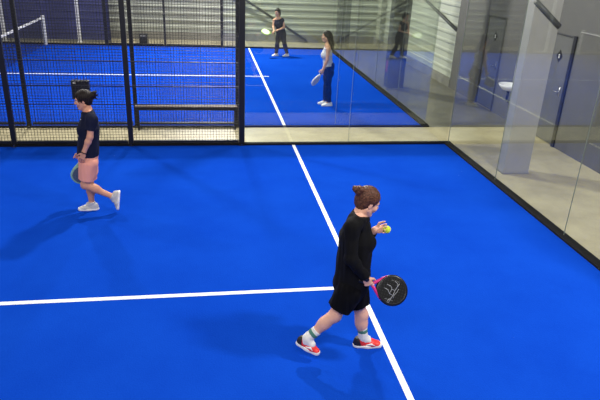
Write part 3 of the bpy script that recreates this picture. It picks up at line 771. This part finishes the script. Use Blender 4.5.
f1.garment('long_sleeve_top', black_cloth, ['torso'], .022, cuts=[(nk, tor+fw*.35), (hemz, -tor)], folds=.004,
   parts=[([], 0, [(nk, tor+fw*.35), (hemz, -tor)], [(ecap(J['chest']-tor*.02, J['pelvis'], (.172, .132), (.185, .150), f1.F[:, 1]), .05)]), (['uaR', 'faR'], .013, [wcutR], [(cone(J['elR'], J['elR'], .054, .054), .02)]), (['uaL', 'faL'], .013, [wcutL], [])])
def shorts_extra(S, r0, r1, t):
    hi, kn = J['hi'+S], J['kn'+S]; return [(cone(hi, hi+(kn-hi)*(t+.1), r0, r1), .03)]
def shorts_part(S, t, o, r0, r1):
    hi, kn = J['hi'+S], J['kn'+S]; d = nrm(kn-hi); return (['th'+S], o, [(hi+(kn-hi)*t, d)], shorts_extra(S, r0, r1, t))
f1.garment('shorts', black_cloth2, ['torso', 'seat'], .018, cuts=[(J['waist']-tor*.03, tor), (J['hiL']-V(0, 0, .06), V(0, 0, -1))], folds=.004,
   parts=[shorts_part('R', .72, .018, .12, .10), shorts_part('L', .60, .018, .12, .105)], inner=(('thL', 'thR', 'knL', 'knR', 'caL', 'caR'), .003))
for S in 'LR':
    shoe(f1, J['an'+S], J['td'+S], J['tu'+S], .27 if S == 'L' else .23, red_shoe, white_sole, white_sole, None, black_heel, white_sock, green_band, .12, J['kn'+S])
a = nrm(J['wrR']-J['elR']); wp = J['wrR']-a*.0
wt = MB(); s_ = nrm(np.cross(a, V(0, 1, 0))); t_ = np.cross(a, s_)
wt.tube([wp+(s_*math.cos(q)*.031+t_*math.sin(q)*.027) for q in np.linspace(0, 2*math.pi, 24, endpoint=False)], .006, 8, closed=True)
wo = wt.build('watch', watch_m, f1.e, True, loc=tuple(-f1.root))
cf = wp-t_*.03*np.sign(t_[1])
MB().tube([cf+t_*.006, cf-t_*.008], [.018, .018], 14).build('watch_case', watch_m, wo)
# ball held in the fingers of the left hand
bc = J['wrL']+nrm(J['hdL'])*.088+nrm(J['hnL'])*.040-V(0, 0, .012)
bm = bmesh.new(); bmesh.ops.create_uvsphere(bm, u_segments=28, v_segments=18, radius=.034)
me = bpy.data.meshes.new('padel_ball'); bm.to_mesh(me); bm.free(); me.polygons.foreach_set('use_smooth', [True]*len(me.polygons)); me.materials.append(ball_m)
bo = link(bpy.data.objects.new('padel_ball', me)); bo.location = bc; tag(bo, 'yellow ball held in the outstretched hand of the player in black', 'ball')
sm = MB(); sm.tube([(.0335*math.cos(t)*math.sqrt(1-(.55*math.cos(2*t))**2)*1.0, .0335*math.sin(t)*math.sqrt(1-(.55*math.cos(2*t))**2), .0335*.55*math.cos(2*t)) for t in np.linspace(0, 2*math.pi, 60, endpoint=False)], .0012, 6, closed=True)
sm.build('seam', mat('ball_seam', (232, 238, 190), .8), bo, True)
# racket gripped in the right hand
hc = J['wrR']+nrm(J['hdR'])*.075+nrm(J['hnR'])*.022
rc = A(392.0, 290.4, -.22)
ax = nrm(rc-hc)
racket('black padel racket with magenta throat and silver emblem held by the player in black', hc-ax*.088, ax, V(-.05, -.86, .5), racket_rim, racket_black, watch_m, .42, .235, silver, magenta, silver, collar=pink_grip)

# ---------------------------------------------------------------- player in pink shorts
Y0 = 2.2
J = dict(fwd=nrm(V(-1, -.05, 0)), hfwd=nrm(V(-.95, -.08, -.2)), hs=1.03,
  pelvis=A(88, 160), waist=A(89.3, 145), chest=A(89, 127), neck=A(87.8, 112.5), head=A(83.3, 100),
  shL=A(91.5, 119, -.16), elL=A(90, 137, -.20), wrL=A(83.6, 153, -.205), shR=A(87, 118, .16), elR=A(85, 137, .20), wrR=A(81, 151.5, .20),
  hiL=A(89, 163, -.08), knL=A(85.5, 185, -.085), anL=A(112.5, 196.5, -.06), hiR=A(88.5, 162, .08), knR=A(89.5, 184, .07), anR=A(92, 205, .05))
J['anR'][2] = .095
J.update(tdR=nrm(V(-1, -.05, 0)), tuR=V(0, 0, 1), tdL=nrm(V(-.12, -.12, -.98)), tuL=nrm(V(-.9, -.1, .1)))
J.update(hdL=nrm(V(-.35, -.0, -.93)), hnL=nrm(V(.3, .95, 0)), htL=nrm(V(-.9, 0, .3)), curlL=(.28, .35, .25), thumbL=.25,
         hdR=nrm(V(-.3, 0, -.95)), hnR=nrm(V(0, -1, 0)), htR=nrm(V(-.9, 0, .3)), curlR=(1.0, 1.2, .8), thumbR=1.0)
f2 = Person('person in navy t-shirt and pink shorts walking by the near fence', 'person', (A(88, 211)[0], Y0, 0), J, .005, 'padel players')
f2.body(SK['skinB']); f2.face(SK['iris'], SK['lip'], SK['browhair'], SK['eye']); hp = f2.hp
f2.hair(hair_dark, [(ell(hp(-.125, 0, .035), (.04, .045, .045), f2.H), .02), (ell(hp(-.15, .01, .06), (.026, .03, .025), f2.H), .008), (cone(hp(-.14, 0, .03), hp(-.175, -.01, .075), .018, .006), .006), (cone(hp(-.14, .01, .02), hp(-.185, .02, .03), .018, .006), .006),
   (cone(hp(-.13, 0, .01), hp(-.165, 0, -.03), .016, .005), .006), (cone(hp(.05, -.075, .05), hp(.045, -.078, -.02), .008, .004), .01), (cone(hp(.05, .075, .05), hp(.045, .078, -.02), .008, .004), .01)], low=-.095, vol=1.04)
tor = nrm(J['neck']-J['pelvis']); fw = f2.F[:, 0]
sl = lambda S, t: (J['sh'+S]+(J['el'+S]-J['sh'+S])*t, nrm(J['el'+S]-J['sh'+S]))
f2.garment('t_shirt', navy_cloth, ['torso'], .016, cuts=[(J['neck']+tor*.03, tor+fw*.3), (J['pelvis']+tor*.085, -tor)], folds=.004,
   parts=[([], 0, [(J['pelvis']+tor*.085, -tor), (J['neck'], tor)], [(ecap(J['chest']-tor*.02, J['pelvis'], (.165, .122), (.175, .138), f2.F[:, 1]), .05)]), (['uaL'], .02, [sl('L', .62)], [(cone(J['shL'], J['elL'], .062, .062), .02)]), (['uaR'], .02, [sl('R', .62)], [(cone(J['shR'], J['elR'], .062, .062), .02)])], inner=(('uaL', 'uaR'), .004))
MB().box((-.008, -.002, -.006), (.008, .002, .006)).build('chest_logo', white_sole, f2.e, loc=tuple(A(81.2, 119.5, -.07)-f2.root))
f2.garment('shorts', salmon_cloth, ['torso'], .008, cuts=[(J['waist']-tor*.03, tor), (J['hiL']-V(0, 0, .06), V(0, 0, -1))], folds=.0025,
   parts=[([], 0, [(J['waist']-tor*.03, tor)], [(ecap(J['pelvis']+tor*.05, (J['hiL']+J['hiR'])/2-tor*.12, (.155, .118), (.172, .118), f2.F[:, 1]), .05)]), shorts_part('L', .76, .014, .108, .092), shorts_part('R', .76, .014, .108, .092)], inner=(('thL', 'thR', 'knL', 'knR', 'caL'), .003))
for S in 'LR': shoe(f2, J['an'+S], J['td'+S], J['tu'+S], .27, grey_shoe, white_sole, None, white_shoe, None, grey_shoe, None, .02, J['kn'+S])
a = nrm(J['wrL']-J['elL']); s_ = nrm(np.cross(a, V(0, 1, 0))); t_ = np.cross(a, s_)
MB().tube([J['wrL']-a*.006+(s_*math.cos(q)*.031+t_*math.sin(q)*.027) for q in np.linspace(0, 2*math.pi, 24, endpoint=False)], .007, 8, closed=True).build('wristband', watch_m, f2.e, True, loc=tuple(-f2.root))
hc = J['wrR']+nrm(J['hdR'])*.075+nrm(J['hnR'])*.022; rc = A(81, 168, .20); ax = nrm(rc-hc)
racket('pale rimmed padel racket hanging beside the pink shorts', hc-ax*.06, ax, V(.25, -.95, .1), mint_rim, grey_face, watch_m, .45, .26)

# ---------------------------------------------------------------- player with the long dark hair
Y0 = 8.03
J = dict(fwd=nrm(V(-.97, .22, 0)), hfwd=nrm(V(-.95, .15, -.1)), hs=1.03,
  pelvis=A(328.2, 71), waist=A(328, 63.5), chest=A(327, 54), neck=A(327.5, 45.5), head=A(326.6, 36.2),
  shL=A(328.5, 48.5, -.165), elL=A(327.2, 60, -.20), wrL=A(323.2, 69.8, -.20), shR=A(326.5, 48.2, .165), elR=A(325.5, 59.5, .2), wrR=A(323.5, 68.5, .2),
  hiL=A(328.5, 73, -.08), knL=A(328, 87.5, -.085), anL=A(328.8, 102, -.08), hiR=A(328, 72.8, .08), knR=A(326.5, 86, .085), anR=A(325.6, 99, .09))
J['anL'][2] = .095; J['anR'][2] = .095
J.update(tdL=nrm(V(-1, -.1, 0)), tuL=V(0, 0, 1), tdR=nrm(V(-1, .05, 0)), tuR=V(0, 0, 1))
J.update(hdL=nrm(V(-.4, -.05, -.9)), hnL=nrm(V(0, 1, 0)), htL=nrm(V(-.9, 0, -.3)), curlL=(1., 1.2, .8), thumbL=1., hdR=nrm(V(-.2, 0, -.95)), hnR=nrm(V(0, -1, 0)), htR=nrm(V(-.9, 0, -.3)))
f3 = Person('person with long dark hair in white top and navy trousers on the far court', 'person', (A(328, 103)[0], Y0, 0), J, .007, 'padel players', girth=.97)
f3.body(SK['skinC']); f3.face(SK['iris'], SK['lip'], SK['browhair'], SK['eye']); hp = f3.hp
f3.hair(hair_black, [(cone(hp(-.07, 0, .0), hp(-.105, -.02, -.17), .066, .06), .04), (cone(hp(-.105, -.02, -.17), hp(-.115, -.03, -.29), .06, .028), .03), (cone(hp(-.03, -.065, 0), hp(-.07, -.075, -.15), .03, .03), .03), (cone(hp(-.03, .065, 0), hp(-.07, .06, -.15), .03, .03), .03)], low=-.30)
tor = nrm(J['neck']-J['pelvis']); fw = f3.F[:, 0]
f3.garment('tank_top', grey_cloth, ['torso'], .014, cuts=[(J['neck']-tor*.05, tor-fw*.15), (J['pelvis']+tor*.07, -tor), (J['shL']+f3.F[:, 1]*.0, f3.F[:, 1]), (J['shR'], -f3.F[:, 1])], folds=.003)
f3.garment('trousers', navy_pants, ['torso', 'seat'], .014, cuts=[(J['waist']-tor*.03, tor)], folds=.003,
   parts=[(['th'+S, 'kn'+S, 'ca'+S], .014, [(J['an'+S]+V(0, 0, .0), V(0, 0, -1))], [(cone(J['kn'+S], J['an'+S], .066, .055), .03)]) for S in 'LR'])
pk = A(332.2, 66.5, -.05); MB().box((-.045, -.07, -.08), (.045, .07, .08)).build('hip_pouch', navy_cloth, f3.e, bevel=.03, segs=3, loc=tuple(pk-f3.root), smooth=True)
for S in 'LR': shoe(f3, J['an'+S], J['td'+S], J['tu'+S], .27, white_shoe, white_sole, None, None)
hc = J['wrL']+nrm(J['hdL'])*.075+nrm(J['hnL'])*.022; rc = A(318.2, 77.2, -.17); ax = nrm(rc-hc)
racket('white padel racket held low by the player with long dark hair', hc-ax*.08, ax, nrm(np.cross(ax, V(.2, .93, -.3)))-.4*V(.2, .93, -.3), white_sole, white_face, watch_m, .43, .22)

# ---------------------------------------------------------------- player at the back wall
Y0 = 14.76
J = dict(fwd=nrm(V(-.55, -.8, 0)), hfwd=nrm(V(-.6, -.75, -.15)), hs=1.04,
  pelvis=A(281, 33.5), waist=A(280.3, 28.8), chest=A(279, 23.2), neck=A(278, 18.2), head=A(277.6, 12.3),
  shR=A(274.4, 20.2, .06), elR=A(273.2, 26.5, .0), wrR=A(274.2, 31.6, -.2), shL=A(282.6, 20.6, -.06), elL=A(284.2, 27.5, -.1), wrL=A(279.5, 29.5, -.24),
  hiR=A(278.9, 35.2, .05), knR=A(277.2, 44.6, -.02), anR=A(276.2, 53.8, 0.), hiL=A(283, 35.2, -.05), knL=A(284.6, 44, -.1), anL=A(287, 52.6, -.0))
J['anL'][2] = .095; J['anR'][2] = .095
J.update(tdL=nrm(V(-.9, -.5, 0)), tuL=V(0, 0, 1), tdR=nrm(V(-.85, -.5, 0)), tuR=V(0, 0, 1))
J.update(hdR=nrm(V(-.8, -.2, -.3)), hnR=nrm(V(0, -.2, -1)), htR=nrm(V(-.3, -.9, .3)), curlR=(1., 1.2, .8), thumbR=1., hdL=nrm(V(-.8, -.5, 0)), hnL=nrm(V(0, 0, -1)), htL=nrm(V(-.5, .8, 0)))
f4 = Person('person in navy sleeveless top and trousers standing by the back wall with a pale racket', 'person', (A(281, 56)[0], Y0, 0), J, .008, 'padel players')
f4.body(SK['skinC']); f4.face(SK['iris'], SK['lip'], SK['browhair'], SK['eye']); hp = f4.hp
f4.hair(hair_black, [(cone(hp(-.07, 0, .0), hp(-.09, 0, -.10), .065, .05), .04)], low=-.14, vol=1.08)
tor = nrm(J['neck']-J['pelvis']); fw = f4.F[:, 0]
f4.garment('tank_top', navy_pants, ['torso'], .018, cuts=[(J['neck']-tor*.02, tor+fw*.2), (J['pelvis']+tor*.02, -tor)], folds=.003)
f4.garment('trousers', navy_cloth, ['torso', 'seat'], .014, cuts=[(J['waist']-tor*.03, tor)], folds=.003,
   parts=[(['th'+S, 'kn'+S, 'ca'+S], .012, [(J['an'+S]+V(0, 0, .0), V(0, 0, -1))], [(cone(J['kn'+S], J['an'+S], .062, .052), .03)]) for S in 'LR'])
for S in 'LR': shoe(f4, J['an'+S], J['td'+S], J['tu'+S], .27, white_shoe, white_sole, None, None)
hc = J['wrR']+nrm(J['hdR'])*.075+nrm(J['hnR'])*.022; rc = A(267, 32.2, -.25); ax = nrm(rc-hc)
racket('pale green padel racket held out by the player at the back wall', hc-ax*.10, ax, V(-.1, -.55, .85), lime_rim, pale_face, watch_m, .46, .27)

# ------------------------------------------------------------------ light: court floodlights on masts beyond the frame, added fill lamps, pale hall light from the roof
def lamp(loc, tgt, power, size, col=(1, .97, .92)):
    l = bpy.data.lights.new('flood_or_fill_light', 'AREA'); l.energy = power; l.shape = 'RECTANGLE'; l.size = size; l.size_y = size*.6; l.color = col
    o = bpy.data.objects.new('flood_or_fill_light', l); o.location = loc
    o.rotation_euler = (Vector(tgt)-Vector(loc)).to_track_quat('-Z', 'Y').to_euler(); link(o); return o
lamp((6.8, 5.85, 6.2), (6.4, -3, 0), 560, .45)
lamp((10.3, -2.5, 5.8), (11.2, .5, 0), 460, .8)  # added lamp, brightens the floor behind the end glass
lamp((-1, 5.65, 6.2), (0, 0, 0), 180, .6)
lamp((5.6, 15.9, 6.2), (7, 11, 0), 1450, .5)
lamp((2, 8.3, 6.2), (7, 10, 0), 700, .6)
lamp((5, -6, 6), (5, 1, .5), 320, 3)  # added soft fill for the players from the camera side
lamp((-1.5, -4, 6), (3.5, 2, .8), 220, 1.5)  # second added fill, aimed at the player in pink shorts
w = bpy.data.worlds.new('world'); scn.world = w; w.use_nodes = True
w.node_tree.nodes['Background'].inputs['Color'].default_value = (1, .985, .95, 1); w.node_tree.nodes['Background'].inputs['Strength'].default_value = .24
